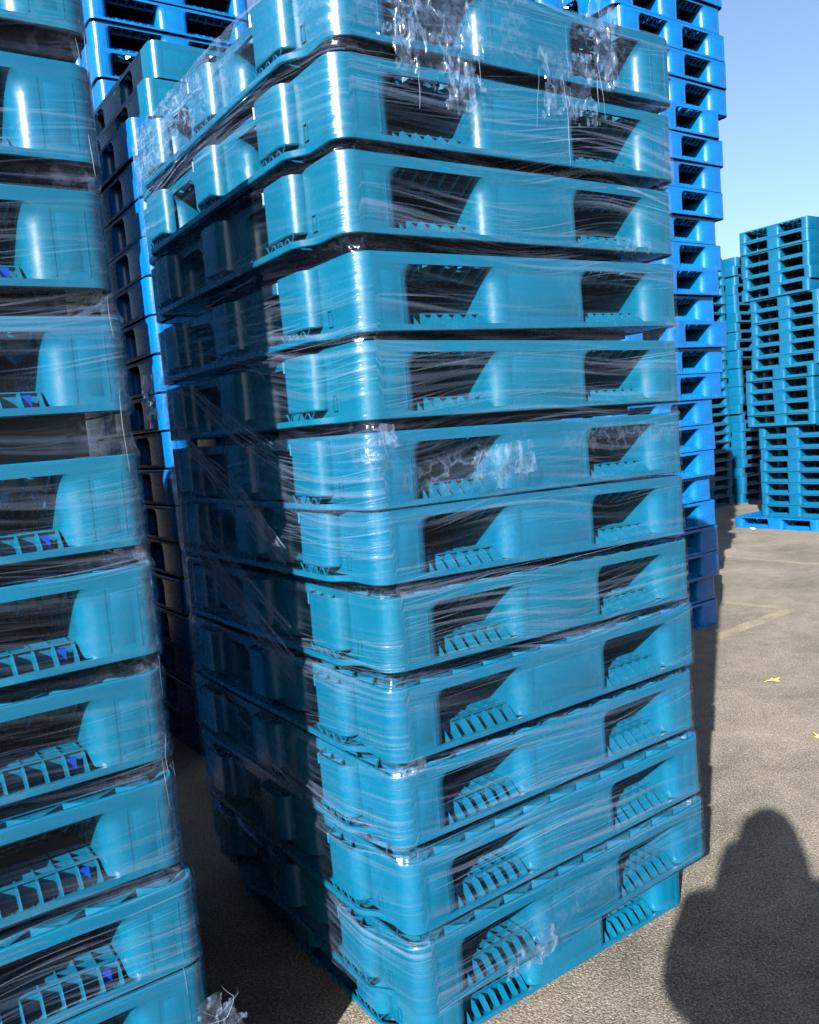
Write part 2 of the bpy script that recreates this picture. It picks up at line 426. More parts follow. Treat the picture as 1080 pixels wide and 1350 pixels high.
def build_bottom(cols):
    mb = MB(); o = bottom_outline(cols)
    ring(mb, o, 0.007, 0, BASE_Z, 0.002)
    for y0,y1,s in ((0.008,0.135,1),(L-.135,L-.008,-1),(0.53,0.67,0)):
        mb.box(0.03,W-.03,y0,y1,0.0015,0.005)
    for x0,x1 in ((-.02 if cols else .009,.135),(W-.135,W-.009),(.43,.57)):
        mb.box(x0,x1,0.17,L-.17,0.0022,0.0056)
    # raised rear beams of the front and back bars with slots on top, in the fork openings
    for (a,b) in OPEN:
        for yb, s in ((0.052,1),(L-.052,-1)):
            def yy(t): return yb+s*t
            def bx(t0,t1,z0,z1):
                ya,yc = sorted((yy(t0),yy(t1))); mb.box(a-.01,b+.01,ya,yc,z0,z1)
            for t in (0, .026, .052, .079): bx(t,t+.003,.005,.0395)
            bx(.004,.078,.014,.017)
    # side bars: long beams
    for x0,x1 in ((.03,.11),(W-.11,W-.03),(.45,.55)):
        for ya,yc in ((0.30,0.43),(0.77,0.90)): mb.box(x0,x1,ya,yc,.006,.034)
    # short recessed stacking pads
    return mb
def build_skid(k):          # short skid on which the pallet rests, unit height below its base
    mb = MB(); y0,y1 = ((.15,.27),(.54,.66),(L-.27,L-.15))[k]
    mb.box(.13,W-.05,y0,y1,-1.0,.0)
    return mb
def build_fins(i):          # fins of the bottom bar, front opening i
    mb = MB(); a,b = OPEN[i]; n = 7
    for k in range(n):
        x = a+.004+(b-a-.012)*k/(n-1)
        mb.prism([(.0075,.005),(.132,.005),(.132,.040),(.034,.040),(.0095,.017),(.0075,.0135)], x, x+.0026, 0)
    mb.box(a-.004,b+.004,.046,.0535,.0402,.0425)
    for k in range(n-1):
        x = a+.004+(b-a-.012)*(k+.5)/(n-1)
        mb.box(x-.005,x+.005,.022,.032,.0051,.0085)
    return mb
def build_hang(i):          # fins hanging under the top rim, front opening i
    mb = MB(); a,b = OPEN[i]; n = 6
    for k in range(n):
        x = a+.012+(b-a-.028)*k/(n-1)
        mb.prism([(.0075,RIM_Z+.001),(.0075,RIM_Z-.005),(.047,RIM_Z-.031),(.052,RIM_Z-.031),(.052,RIM_Z+.001)], x, x+.0035, 0)
    mb.box(a+.004,b-.004,.0485,.0525,RIM_Z-.023,RIM_Z+.0015)
    return mb

CTR = (-W/2, -L/2, 0)
def pallet_kit(mat, zp, zs=1.0, detail=True, columns=True):
    k = {}
    k['deck'] = [('deck', build_deck().mesh('pallet_deck', mat, ofs=CTR, zs=zs), [])]
    bl = []
    for xi in range(3):
        for yi in range(3):
            if not detail and yi == 1 and xi == 1: pass
            ch = []
            me = build_block(xi,yi).mesh('pallet_block', mat, ofs=CTR, zs=zs)
            if yi == 0 and detail:
                x0,x1 = XB[xi]
                px0,px1 = x0+(.056 if xi == 0 else .052), x1-(.05 if xi == 2 else .045)
                if px1-px0 < .02: px0, px1 = (x0+x1)/2-.012, (x0+x1)/2+.012
                ch.append(('panel', build_panel(px0,px1,0).mesh('block_panel', mat, ofs=CTR, zs=zs)))
            if xi == 0 and columns:
                if yi == 0: ch.append(('slot_frame', build_slot().mesh('slot_frame', mat, False, ofs=CTR, zs=zs)))
                ch.append(('side_column', build_column(0 if xi == 0 else 1, yi).mesh('pallet_column', mat, ofs=CTR, zs=zs)))
            bl.append(('block', me, ch))
    k['block'] = bl
    b = build_bottom(columns)
    k['bottom'] = [('bottom_frame', b.mesh('pallet_bottom', mat, ofs=CTR, zs=zs), [])]
    k['fins'] = [('rib_row', build_fins(i).mesh('pallet_fins', mat, ofs=CTR, zs=zs), []) for i in (0,1)] + \
                [('hanging_rib_row', build_hang(i).mesh('pallet_hanging_fins', mat, ofs=CTR, zs=zs), []) for i in (0,1)]
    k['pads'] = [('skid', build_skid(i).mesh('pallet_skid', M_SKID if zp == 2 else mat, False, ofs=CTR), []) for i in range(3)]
    return k
KIT = {'teal': pallet_kit(M_TEAL, 2)}
RIM_Z = 0.143
set_blocks(.19, .17)
KIT['blue'] = pallet_kit(M_BLUE, 1, columns=False)
set_blocks(.11, .19)
KIT['bluewide'] = pallet_kit(M_BLUE, 1, columns=False); KIT['far'] = pallet_kit(M_FAR, 0, 0.785, False, False); KIT['farblue'] = pallet_kit(M_BLUE, 0, 0.785, False, False)
RIM_Z = 0.138
set_blocks(.26, .14)
KIT['tealflat'] = pallet_kit(M_TEAL, 1, columns=False)
set_blocks(.14, .31)
ONES = ['', 'lowest', 'second', 'third', 'fourth', 'fifth', 'sixth', 'seventh', 'eighth', 'ninth', 'tenth', 'eleventh', 'twelfth', 'thirteenth', 'fourteenth',
        'fifteenth', 'sixteenth', 'seventeenth', 'eighteenth', 'nineteenth', 'twentieth', 'twenty-first', 'twenty-second', 'twenty-third', 'twenty-fourth', 'twenty-fifth',
        'twenty-sixth', 'twenty-seventh', 'twenty-eighth', 'twenty-ninth', 'thirtieth']
plug_me = None
def pallet(kit, corner, z, ang, label, group, tilt=0.0, yaw=0.0, pads=0.0, parts='full', sx=1.0):
    """corner: world xy of the pallet's front-left corner; ang: heading of its front edge."""
    a = ang+yaw
    X = Vector((math.cos(a), math.sin(a), 0)); Y = Vector((-math.sin(a), math.cos(a), 0))
    c = Vector((corner[0], corner[1], 0))+X*(W/2*(sx if parts == 'far' else 1))+Y*(L/2*(sx if parts == 'far' else 1))
    root = obj('pallet', None, None, (c.x, c.y, z+tilt*W/2), (0, -tilt, a))
    root.empty_display_size = 0.2; root.scale = (sx, sx, 1)
    tag(root, label, 'pallet', group)
    g = 1+rnd.uniform(-.07,.07); col = (g, g*(1+rnd.uniform(-.03,.03)), g*(1+rnd.uniform(-.03,.03)), 1)
    K = KIT[kit]
    lst = K['deck']+K['block']+K['bottom']
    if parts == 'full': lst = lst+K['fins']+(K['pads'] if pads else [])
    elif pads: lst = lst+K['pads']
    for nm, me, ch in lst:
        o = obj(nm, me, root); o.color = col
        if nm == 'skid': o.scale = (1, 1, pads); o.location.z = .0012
        for cn, cm in ch:
            if parts == 'far' and cn == 'panel': continue
            q = obj(cn, cm, o); q.color = col
    return root

# ------------------------------------------------------------------ the wrapped stack in the middle
MAIN = Vector((-0.0711, 1.6780, 0))
MAIN_L = [  # r, l, yaw, z, tilt  (top first)
 (-0.0099,-0.0258,0.0002,2.1806,0.0071),(-0.0205,-0.0184,-0.0081,1.9936,0.0064),(-0.0100,-0.0017,-0.0057,1.8212,-0.0006),
 (0.0080,-0.0026,0.0080,1.6288,0.0123),(0.0049,0.0070,0.0015,1.4553,-0.0103),(0.0015,0.0094,-0.0018,1.2716,-0.0146),
 (0.0070,0.0151,-0.0018,1.1145,-0.0270),(0.0142,0.0132,0.0033,0.9263,-0.0143),(0.0056,0.0056,-0.0019,0.7346,-0.0023),
 (-0.0001,0.0078,0.0033,0.5486,0.0032),(0.0010,-0.0018,0.0025,0.3565,0.0130),(0.0077,-0.0053,0.0058,0.1700,0.0100),
 (0.035,0.045,0.0,0.001,0.0)]
for i, (r_, l_, yw, z, t) in enumerate(MAIN_L):
    n = len(MAIN_L)-i
    p = MAIN+RD*r_+LD*l_
    lab = f'teal plastic pallet, {ONES[n]} from the ground in the film-wrapped stack of thirteen' if n > 1 else 'lowest teal pallet under the wrapped stack, set back and bare of film'
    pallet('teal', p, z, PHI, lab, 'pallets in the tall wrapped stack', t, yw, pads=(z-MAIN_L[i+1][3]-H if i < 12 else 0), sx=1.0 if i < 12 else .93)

# ------------------------------------------------------------------ the wrapped stack beside it
LEFTC = Vector((-0.452, 1.459, 0))-RD*W
LEFT_Z = [2.117,1.912,1.707,1.503,1.270,1.077,0.886,0.690,0.497,0.330,0.164,0.0]
plug = MB(); plug.box(-.009,.009,-.004,.004,.0,.022)
plug_mesh = plug.mesh('edge_plug', M_PLUG, False)
LEFT_L = []
for i, z in enumerate(LEFT_Z):
    r_ = rnd.uniform(-.008,.008)+(0.004*(i-5)*0.3); l_ = rnd.uniform(-.008,.008); yw = rnd.uniform(-.006,.006)
    LEFT_L.append((r_, l_, yw, z, 0.0))
    p = LEFTC+RD*r_+LD*l_
    if i < 4: lab = f'teal pallet, {["fourth","third","second","first"][i]} above the wide gap in the wrapped stack that leaves the picture'
    elif i < 10: lab = f'teal pallet, {["first","second","third","fourth","fifth","sixth"][i-4]} below the wide gap in the wrapped stack that leaves the picture'
    else: lab = f'teal pallet, {"second" if i == 10 else "lowest"} from the ground in the wrapped stack that leaves the picture'
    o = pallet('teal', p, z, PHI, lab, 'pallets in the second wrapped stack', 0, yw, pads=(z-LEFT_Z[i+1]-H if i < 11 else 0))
    q = obj('edge_plug', plug_mesh, o, (0.83-W/2, 0.034-L/2, 0.014))

# ------------------------------------------------------------------ stretch film
HULL0 = [(0,0,.042),(-.036,.158,.03),(-.036,L-.158,.03),(0,L,.042),(W,L,.042),(W,0,.042)]
def hull_path():
    """counter-clockwise from the middle of the back: points, outward normals, arc length, corner weight."""
    pts = list(reversed(HULL0)); pts = [(x,y,r_) for x,y,r_ in HULL0]     # clockwise order here
    n = len(pts); poly = []
    for i in range(n):
        a, b, c = Vector(pts[i-1][:2]), Vector(pts[i][:2]), Vector(pts[(i+1) % n][:2]); r_ = pts[i][2]
        d1 = (a-b).normalized(); d2 = (c-b).normalized()
        half = math.acos(max(-1, min(1, d1.dot(d2))))/2
        t = r_/math.tan(half); t = min(t, 0.06)
        p1, p2 = b+d1*t, b+d2*t
        k = 12 if i in (0, 5) else 5
        for s in range(k+1):
            f = s/k; poly.append((1-f)*(1-f)*p1+2*f*(1-f)*b+f*f*p2)
    out = []
    for i in range(len(poly)):
        a, b = poly[i], poly[(i+1) % len(poly)]
        d = (b-a).length; mid = (a+b)/2
        fine = 0.010 if (mid.y < 0.2 or mid.x < -0.01) else 0.05
        k = max(1, int(d/fine))
        for s in range(k): out.append(a.lerp(b, s/k))
    return out
def build_film(name, base, layers, z_lo, z_hi, seed, crumples, coarse=1.0, gain=1.0):
    path = hull_path(); n = len(path)
    nor = []; arc = [0.0]
    for i in range(n):
        t = path[(i+1) % n]-path[i-1]; t.normalize(); nor.append(Vector((-t.y, t.x)))   # clockwise path: outward is left
        if i: arc.append(arc[-1]+(path[i]-path[i-1]).length)
    if nor[0].dot(path[0]-Vector((W/2, L/2))) < 0: nor = [-q for q in nor]
    corner = []
    for p in path:
        d = min((p-Vector(c)).length for c in ((0,0),(W,0),(0,L),(W,L)))
        corner.append(max(0.0, 1-d/0.16))
    LY = sorted(layers, key=lambda q: q[3])
    dz = 0.006*coarse
    zs = []; z = z_lo
    while z <= z_hi: zs.append(z); z += dz
    vs_, fs_, uvs, crs, slk = [], [], [], [], []
    sd = seed*13.7
    def state(z):
        for k, q in enumerate(LY):
            if q[3] <= z <= q[3]+H: return (q, q, 0.0, 0.0)
            if z < q[3]:
                if k == 0: return (q, q, 0.0, 0.0)
                pq = LY[k-1]; g0, g1 = pq[3]+H, q[3]
                if z < g0: return (pq, pq, 0.0, 0.0)
                f = (z-g0)/max(1e-4, g1-g0)
                return (pq, q, f, math.sin(math.pi*f)**0.8)
        q = LY[-1]; return (q, q, 0.0, 0.0)
    top = LY[-1][3]+H
    rows = len(zs)
    for ri, z in enumerate(zs):
        q0, q1, f, gap = state(z)
        sm = f*f*(3-2*f)
        r_, l_, yw, tl = (q0[i]*(1-sm)+q1[i]*sm for i in (0,1,2,4))
        cw, sw = math.cos(yw), math.sin(yw)
        over = max(0.0, z-(top-0.004))
        for i in range(n):
            p, nn, u = path[i], nor[i], arc[i]
            cr = 0.0
            for (fn) in crumples: cr = max(cr, fn(p, z))
            d = 0.004-gap*(0.013*(1-0.55*corner[i]))
            if p.y < 0.02:
                for (a,b) in OPEN:
                    if a < p.x < b: d -= 0.004*math.sin(math.pi*(p.x-a)/(b-a))
            sl = z-0.05*u
            d += 0.0013*noise.noise(Vector((u*2.5, sl*42, sd)))+0.0007*noise.noise(Vector((u*6, sl*110, sd+4)))
            d += gap*(0.003+0.005*corner[i])*noise.noise(Vector((u*55, z*14, sd+8)))
            if cr > 0: d += cr*(0.010*noise.noise(Vector((p.x*26, p.y*26+sd, z*26)))+0.005*abs(noise.noise(Vector((p.x*60, p.y*60, z*60))))+0.003)
            x, y = p.x+nn.x*d, p.y+nn.y*d
            zz = z
            if over > 0:       # gathered over the top edge
                k = min(1.0, over/0.07); x += (W/2-x)*0.10*k; y += (L/2-y)*0.09*k; zz = top+0.006*math.sin(k*2.2)+0.01*k*noise.noise(Vector((u*14, 3, sd)))
            X = cw*x-sw*y+r_; Y = sw*x+cw*y+l_
            vs_.append((X, Y, zz+tl*x))
            wv = Vector((u*2.2, z*2.2, sd+20))
            uvs.append((u, z-0.05*u+0.05*noise.noise(wv))); crs.append(min(1.0, cr+0.3*gap*corner[i]))
            slk.append(gain*max(0.13, min(1.0, 0.5+1.3*noise.noise(Vector((u*1.2, (z-.05*u)*14, sd+31)))))*(0.6+0.8*max(0, noise.noise(Vector((u*1.1, z*1.6, sd+50))))))
    for ri in range(rows-1):
        for i in range(n):
            j = (i+1) % n
            fs_.append((ri*n+i, (ri+1)*n+i, (ri+1)*n+j, ri*n+j))
    me = bpy.data.meshes.new(name); me.from_pydata(vs_, [], fs_); me.update()
    uvl = me.uv_layers.new(name='UVMap'); dat = []
    tot = arc[-1]+(path[0]-path[-1]).length
    for f_ in fs_:
        wrap = (f_[3] % n) == 0
        for c_, vi in enumerate(f_):
            u_, v_ = uvs[vi]
            if wrap and c_ in (2, 3): u_ = tot; v_ -= 0.05*tot
            dat += [u_, v_]
    uvl.data.foreach_set('uv', dat)
    at = me.attributes.new('crumple', 'FLOAT', 'POINT'); at.data.foreach_set('value', crs)
    at = me.attributes.new('slack', 'FLOAT', 'POINT'); at.data.foreach_set('value', slk)
    me.polygons.foreach_set('use_smooth', [True]*len(me.polygons))
    me.materials.append(M_FILM)
    return me
def cr_topleft(p, z):
    a = 0
    if z > 2.17 and p.x < 0.02 and p.y > 0.25: a = min(1, (z-2.17)/0.05)*min(1, (p.y-0.25)/0.35)*0.9
    if z > 2.20 and p.y < 0.1 and p.x < 0.5: a = max(a, 0.35)
    return a
def blob(x, y, z, rx, rz, amp):
    return lambda p, zz: amp*max(0.0, 1-((p.x-x)/rx)**2-((zz-z)/rz)**2-((p.y-y)/rx)**2)
main_film = obj('stretch_film', build_film('stretch_film', MAIN, MAIN_L[:12], 0.165, 2.41, 1,
    [cr_topleft, blob(.26,0,1.33,.22,.05,.8), blob(.72,0,2.28,.12,.12,.5), blob(.02,0,1.40,.06,.06,.8), blob(.84,0,1.83,.14,.03,.8), blob(.99,0,1.62,.08,.05,.7), blob(.03,0,.72,.05,.02,1), blob(.75,0,1.38,.3,.04,.5), blob(.98,0,2.05,.07,.1,.5), blob(.45,0,.25,.3,.05,.35)]),
    None, tuple(MAIN), (0,0,PHI))
tag(main_film, 'clear stretch film wound round the tall stack, torn near the top', 'plastic film')
left_film = obj('stretch_film', build_film('stretch_film_b', LEFTC, LEFT_L[:11], 0.30, 2.33, 2,
    [blob(1.0,0,1.2,.05,1.2,.35)], 1.0, 0.6), None, tuple(LEFTC), (0,0,PHI))
tag(left_film, 'clear stretch film round the wrapped stack that leaves the picture', 'plastic film')

# crumpled torn flaps and strands of film
def tatter(parent, name, org, ux, vx, nx, su, sv, seed, amp=0.012, hole=0.25, nu=46, nv=46, edge=0.30):
    """a ragged crumpled sheet: org = local corner, ux/vx local axes, nx outward."""
    ux, vx, nx, org = (Vector(q) for q in (ux, vx, nx, org))
    vs_, fs_, uvs, crs, keep = [], [], [], [], []
    for j in range(nv+1):
        for i in range(nu+1):
            a, b = i/nu, j/nv
            q = Vector((a*su*42, b*sv*20, seed*7.1))
            w = Vector((noise.noise(q), noise.noise(q+Vector((5,9,2))), noise.noise(q+Vector((1,4,8)))))
            q2 = q*2.7; w2 = Vector((noise.noise(q2), noise.noise(q2+Vector((5,9,2))), noise.noise(q2+Vector((1,4,8)))))
            p = org+ux*(a*su+w.x*amp*.8+w2.x*amp*.15)+vx*(b*sv+w.y*amp*.8+w2.y*amp*.15)+nx*(0.012+abs(w.z)*amp+w2.z*amp*.22)
            vs_.append(tuple(p)); uvs.append((a*su+seed, b*sv)); crs.append(1.0)
    for j in range(nv):
        for i in range(nu):
            a, b = (i+.5)/nu, (j+.5)/nv
            e = min(a, 1-a, 1-b)*1.0
            nz = noise.noise(Vector((a*su*22+seed, b*sv*22, 3.3)))*.5+noise.noise(Vector((a*su*70+seed, b*sv*70, 1.3)))*.3
            if e < edge*(0.45+nz): continue
            if noise.noise(Vector((a*su*34, b*sv*34+seed, 7.7))) > 0.75-hole: continue
            k = j*(nu+1)+i; fs_.append((k, k+1, k+nu+2, k+nu+1))
    me = bpy.data.meshes.new(name); me.from_pydata(vs_, [], fs_); me.update()
    uvl = me.uv_layers.new(name='UVMap'); uvl.data.foreach_set('uv', [c for f_ in fs_ for vi in f_ for c in uvs[vi]])
    at = me.attributes.new('crumple', 'FLOAT', 'POINT'); at.data.foreach_set('value', crs)
    me.polygons.foreach_set('use_smooth', [True]*len(me.polygons)); me.materials.append(M_TATTER)
    return obj(name, me, parent)
DN, OUTF = (0,0,-1), (0,-1,0)
tatter(main_film, 'torn_flap', (0.06,-.03,2.36), (1,0,.06), DN, OUTF, .30, .28, 1, .014, .14, 70, 70)
tatter(main_film, 'torn_flap', (0.22,-.03,2.16), (1,0,.04), DN, OUTF, .11, .11, 2, .013, .12)
tatter(main_film, 'torn_flap', (0.655,-.03,2.37), (1,0,.05), DN, OUTF, .11, .21, 3, .012, .18)
tatter(main_film, 'torn_flap', (0.48,-.025,2.24), (1,0,.05), DN, OUTF, .22, .17, 4, .008, .30)
tatter(main_film, 'torn_flap', (0.20,-.02,1.385), (1,0,.0), DN, OUTF, .25, .085, 5, .008, .30)
tatter(main_film, 'torn_flap', (0.22,-.006,0.225), (.98,0,.12), DN, OUTF, .20, .08, 6, .009, .38)
tatter(main_film, 'torn_flap', (0.0,-.014,1.445), (1,0,.0), DN, OUTF, .06, .05, 7, .008, .2, 24, 24)
tatter(main_film, 'torn_flap', (0.0,-.016,.756), (1,0,.0), DN, OUTF, .06, .035, 8, .008, .2, 24, 24)
tatter(main_film, 'torn_flap', (-.05,1.22,1.66), (0.0,-1,0), DN, (-1,0,0), .30, .16, 9, .016, .42)
tatter(left_film, 'torn_flap', (0.97,-.02,.44), (1,0,0), DN, OUTF, .10, .20, 10, .014, .45)

def strands(parent, name, lines, jit, rad, seed, seg=10):
    rg = random.Random(seed); mb = MB()
    for ln in lines:
        pts = [Vector(p) for p in ln]
        # resample as a smooth polyline
        out = []
        for a in range(len(pts)-1):
            for k in range(seg): out.append(pts[a].lerp(pts[a+1], k/seg))
        out.append(pts[-1])
        for _ in range(3):
            out = [out[0]]+[(out[i-1]+out[i]*2+out[i+1])/4 for i in range(1, len(out)-1)]+[out[-1]]
        o = rg.uniform(0, 50)
        out = [p+Vector((noise.noise(p*9+Vector((o,0,0))), noise.noise(p*9+Vector((0,o,0))), noise.noise(p*9+Vector((0,0,o)))))*jit for p in out]
        r_ = rad*rg.uniform(.5,1.5); m_ = len(out)-1
        mb.tube([tuple(p) for p in out], [r_*(0.25+0.75*math.sin(math.pi*min(1,max(0,i/m_)))**.5)*(1+.4*noise.noise(p*30)) for i, p in enumerate(out)], 4)
    o = obj(name, mb.mesh(name, M_STRAND), parent); o['kind'] = 'stuff'
    return o
px = -.046
LN = [[(1.042,1.856),(0.231,1.847)],[(0.888,1.843),(0.212,1.833)],[(0.756,1.787),(0.212,1.783)],[(0.967,1.76),(0.205,1.731)],[(0.912,1.769),(0.216,1.712)],
 [(0.667,1.718),(0.234,1.683)],[(1.136,1.715),(0.204,1.654)],[(1.032,1.707),(0.194,1.616)],[(0.545,1.612),(0.349,1.602),(0.183,1.581)],
 [(1.065,1.612),(0.801,1.583),(0.517,1.448),(0.282,1.375)],[(0.817,1.589),(0.47,1.455),(0.308,1.397)],[(1.045,1.57),(0.889,1.452),(0.502,1.326),(0.233,1.167)],
 [(1.019,1.546),(0.813,1.407),(0.466,1.289),(0.226,1.15)],[(0.961,1.52),(0.647,1.324),(0.222,1.134)],[(0.872,0.739),(0.518,0.627)],[(0.901,1.311),(0.66,1.274)],
 [(1.127,1.618),(1.146,1.438),(1.071,1.182)],[(0.598,0.639),(0.263,0.557)]]
def keep_dark(l):          # strands run out where the film meets the first side column
    lo, hi = min(p[0] for p in l), max(p[0] for p in l)
    return l if lo >= .33 else [(.33+(s-lo)*(hi-.33)/(hi-lo), z) for s, z in l]
rg = random.Random(5)
more = []
for l in LN[:9]:
    for k in range(3): more.append([(s+rg.uniform(-.05,.05), z+rg.uniform(-.02,.02)) for s, z in l])
for l in LN[9:14]:
    for k in range(8): dzz = rg.uniform(-.03,.03); more.append([(s+rg.uniform(-.01,.01), z+dzz*(i > 0)) for i, (s, z) in enumerate(l)])
for k in range(34):
    t = rg.random(); a = (0.869+(1.047-.869)*t+rg.uniform(-.03,.03), 1.238+(1.153-1.238)*t); b = (.27+.027*t, 1.004+(.811-1.004)*t+rg.uniform(-.01,.01))
    more.append([a, ((a[0]+b[0])/2, (a[1]+b[1])/2-.012*t), b])
strands(main_film, 'film_strands', [[(px-.006*math.sin(i*1.3), s, z) for i, (s, z) in enumerate(keep_dark(l))] for l in LN+more], .003, .0005, 3)
# stretched strands across the front
fr = []
for k in range(8):
    z = rg.uniform(.2, 1.3); x0 = rg.uniform(.0,.5); x1 = min(1.0, x0+rg.uniform(.2,.6)); s = rg.uniform(-.02,.05)
    fr.append([(x0,-.0075,z),((x0+x1)/2,-.009,z+s/2),(x1,-.0075,z+s)])
strands(main_film, 'film_strands', fr, .002, .00022, 4)
# loose drips of torn film at the top
dr = []
for (x, z, h_) in ((.33,2.28,.16),(.345,2.25,.12),(.50,2.19,.13),(.535,2.17,.16),(.58,2.20,.20),(.60,2.18,.17),(.70,2.25,.14),(.13,2.17,.08),(.18,2.14,.07),(.24,2.11,.06),(.695,2.22,.08)):
    dr.append([(x,-.03,z),(x+rg.uniform(-.01,.01),-.034,z-h_*.5),(x+rg.uniform(-.005,.03),-.028,z-h_)])
strands(main_film, 'film_strands', dr[::2], .014, .0004, 6)
# film gathered along the edge of the second wrapped stack
le = []
for k in range(16):
    z = rg.uniform(.35, 2.1); h_ = rg.uniform(.05,.16); x = rg.uniform(.965,1.0)
    y = .042-math.sqrt(max(0, .042**2-max(0, x-.958)**2))-.006
    le.append([(x,y,z),(x+rg.uniform(-.003,.003),y-.001,z+h_/2),(x+rg.uniform(-.004,.004),y,z+h_)])
tuft = []
for k in range(4):
    a = rg.uniform(-1,1); z = .40+rg.uniform(-.06,.04)
    tuft.append([(1.0,.0,z),(1.02+rg.uniform(0,.012),-.012,z-.02+a*.02),(1.035+rg.uniform(0,.02),-.01,z+a*.03),(1.045+rg.uniform(-.02,.03),-.012,z+.02+a*.05)])
strands(left_film, 'film_strands', tuft, .02, .0003, 9)
strands(left_film, 'film_strands', le, .002, .0003, 8)

# ------------------------------------------------------------------ loose blue stacks behind
PB = 0.1625
def at(r_, l_): return MAIN+RD*r_+LD*l_
# right of the wrapped stack, its foot in view; it leans a little
A_R = [2.795,2.799,2.794,2.796,2.814,2.808,2.822,2.845,2.864,2.954,2.999,3.007,2.926,2.945,3.022,2.987,3.048,3.042,3.061,3.006,3.139,3.129,3.126,3.091,3.109]
def blue(r_, l_, i, label, group, jr=.012, jl=.02, jy=.01, pitch=PB, kit='blue', z0=.0):
    pallet(kit, at(r_+rnd.uniform(-jr,jr), l_+rnd.uniform(-jl,jl)), z0+i*pitch, PHI, label, group, 0, rnd.uniform(-jy,jy), pads=(pitch-H if i else 0))
for i, r_ in enumerate(A_R):
    blue(r_, 1.93, i, f'bright blue pallet, {ONES[i+1]} from the ground in the loose stack whose edge meets the sky', 'loose blue pallets behind the wrapped stack', 0)
for i in range(25):
    blue(1.74, 1.98, i, 'bright blue pallet in the loose stack straight behind the torn film', 'blue pallets stacked straight behind the torn film', .03)
# behind, seen above the two teal pallets
for i in range(27):
    blue(0.645, 3.62, i, 'bright blue pallet in the stack rising behind the two bare teal pallets', 'blue pallets rising behind the bare teal ones', .012, kit='bluewide')
# mixed stack just behind the wrapped one: blue below, two teal on top
nb = 17
for i in range(nb):
    blue(0.355, 2.25, i, f'blue pallet, {ONES[nb-i].replace("lowest", "first")} below the two bare teal pallets, in the dark stack', 'blue pallets under the two bare teal ones', pitch=.1685, kit='bluewide')
for k in range(2):
    pallet('tealflat', at(0.43+.04*k, 2.25), 2.868+.165*k, PHI, 'bare teal pallet on top of the blue stack, '+('upper of the two' if k else 'lower of the two'),
           'bare teal pallets on the blue stack', 0, 0.008*k, pads=(.006 if k else .012))
# two hidden stacks added only to shade the aisle and block sky reflections
for i in range(22):
    blue(-1.10, 1.99, i, 'blue pallet in the hidden stack added to shade the aisle', 'hidden blue pallets added behind the second wrapped stack for shade')
    blue(-1.06, 3.48, i, 'blue pallet in the hindmost stack, added to block sky reflection in the aisle', 'hidden blue pallets added hindmost to darken the aisle')

# ------------------------------------------------------------------ far stacks across the yard
PF = 0.1255
ANG_E = PHI-math.pi/2
Ecorner = Vector((3.71, 9.52, 0))
def far_at(d_ld, d_rd): return Ecorner-LD*d_ld+RD*d_rd
pallet('farblue', far_at(-.02, 0), 0.0, ANG_E, 'bright blue pallet lying on the yard under the far teal stack', 'blue pallets lying on the yard', parts='far', pads=0)
pallet('farblue', far_at(1.03, 0.02), 0.0, ANG_E, 'bright blue pallet on the yard under the tallest far stack', 'blue pallets lying on the yard', parts='far', pads=0)
E_OFF = [.13]*8+[.02]*5+[.08]*6+[.0]*6
for i, d in enumerate(E_OFF):
    n = len(E_OFF)-i
    pallet('far', far_at(d+.12+rnd.uniform(-.012,.012), .13+(-.05 if 8 <= i < 13 else 0)+rnd.uniform(-.012,.012)), .126+i*PF, ANG_E,
           f'teal pallet, {ONES[n] if n > 1 else "topmost"} from the top of the far stack on a blue pallet' if n > 1 else 'topmost teal pallet of the far stack standing on a blue pallet',
           'teal pallets across the yard', 0, rnd.uniform(-.01,.01), parts='far', pads=0, sx=.80)
for i in range(27):
    pallet('far', far_at(1.08+rnd.uniform(-.02,.02), .12+rnd.uniform(-.015,.015)), .126+i*PF, ANG_E, f'teal pallet, {ONES[27-i].replace("lowest", "first")} from the top of the tallest far stack',
           'teal pallets of the tallest far stack', 0, rnd.uniform(-.01,.01), parts='far', pads=0)
D1 = Vector((4.60, 11.75, 0))
for s, (nm, off) in enumerate((('ending beside the bright blue stack', -W-.02), ('wedged between two others', .05))):
    for i in range(27):
        n = 27-i
        pallet('far', D1+RD*(off+rnd.uniform(-.025,.025))+LD*(rnd.uniform(-.02,.02)-.1*s), i*PF, PHI,
               f'teal pallet, {ONES[n].replace("lowest", "first")} from the top of the far stack {nm}', ('teal pallets of the far stack ' + nm), 0, rnd.uniform(-.01,.01), parts='far', pads=0)

# ------------------------------------------------------------------ small things on the ground
def leaf(x, y, rot, size, label):
    mb = MB(); n = 40; ctr = (0,0,.006); ring_ = []
    for k in range(n):
        a = 2*math.pi*k/n
        r_ = size*(0.45+0.40*abs(math.cos(2.5*a))**1.5+0.10*math.cos(11*a))
        ring_.append((r_*math.cos(a), r_*math.sin(a)*.8, .005+.25*size*(r_/size)**2*(0.5+0.5*math.sin(2*a+1))))
    bt = [(p[0],p[1],p[2]-.0012) for p in ring_]
    mb.add([ctr]+ring_+[(0,0,.0048)]+bt, [(0,k+1,(k+1) % n+1) for k in range(n)]+[(n+1,n+2+(k+1) % n,n+2+k) for k in range(n)]+[(k+1,n+2+k,n+2+(k+1) % n,(k+1) % n+1) for k in range(n)])
    root = obj('fallen_leaf', None, None, (x,y,0.0), (0,0,rot)); root.empty_display_size = .05
    tag(root, label, 'leaf', 'fallen leaves on the yard')
    obj('blade', mb.mesh('leaf_blade', M_LEAF), root)
    st = MB(); st.tube([(-size*.4,0,.006),(-size*.8,.004,.009),(-size*1.2,.012,.004)], .0016, 5); obj('stalk', st.mesh('leaf_stalk', M_LEAF), root)
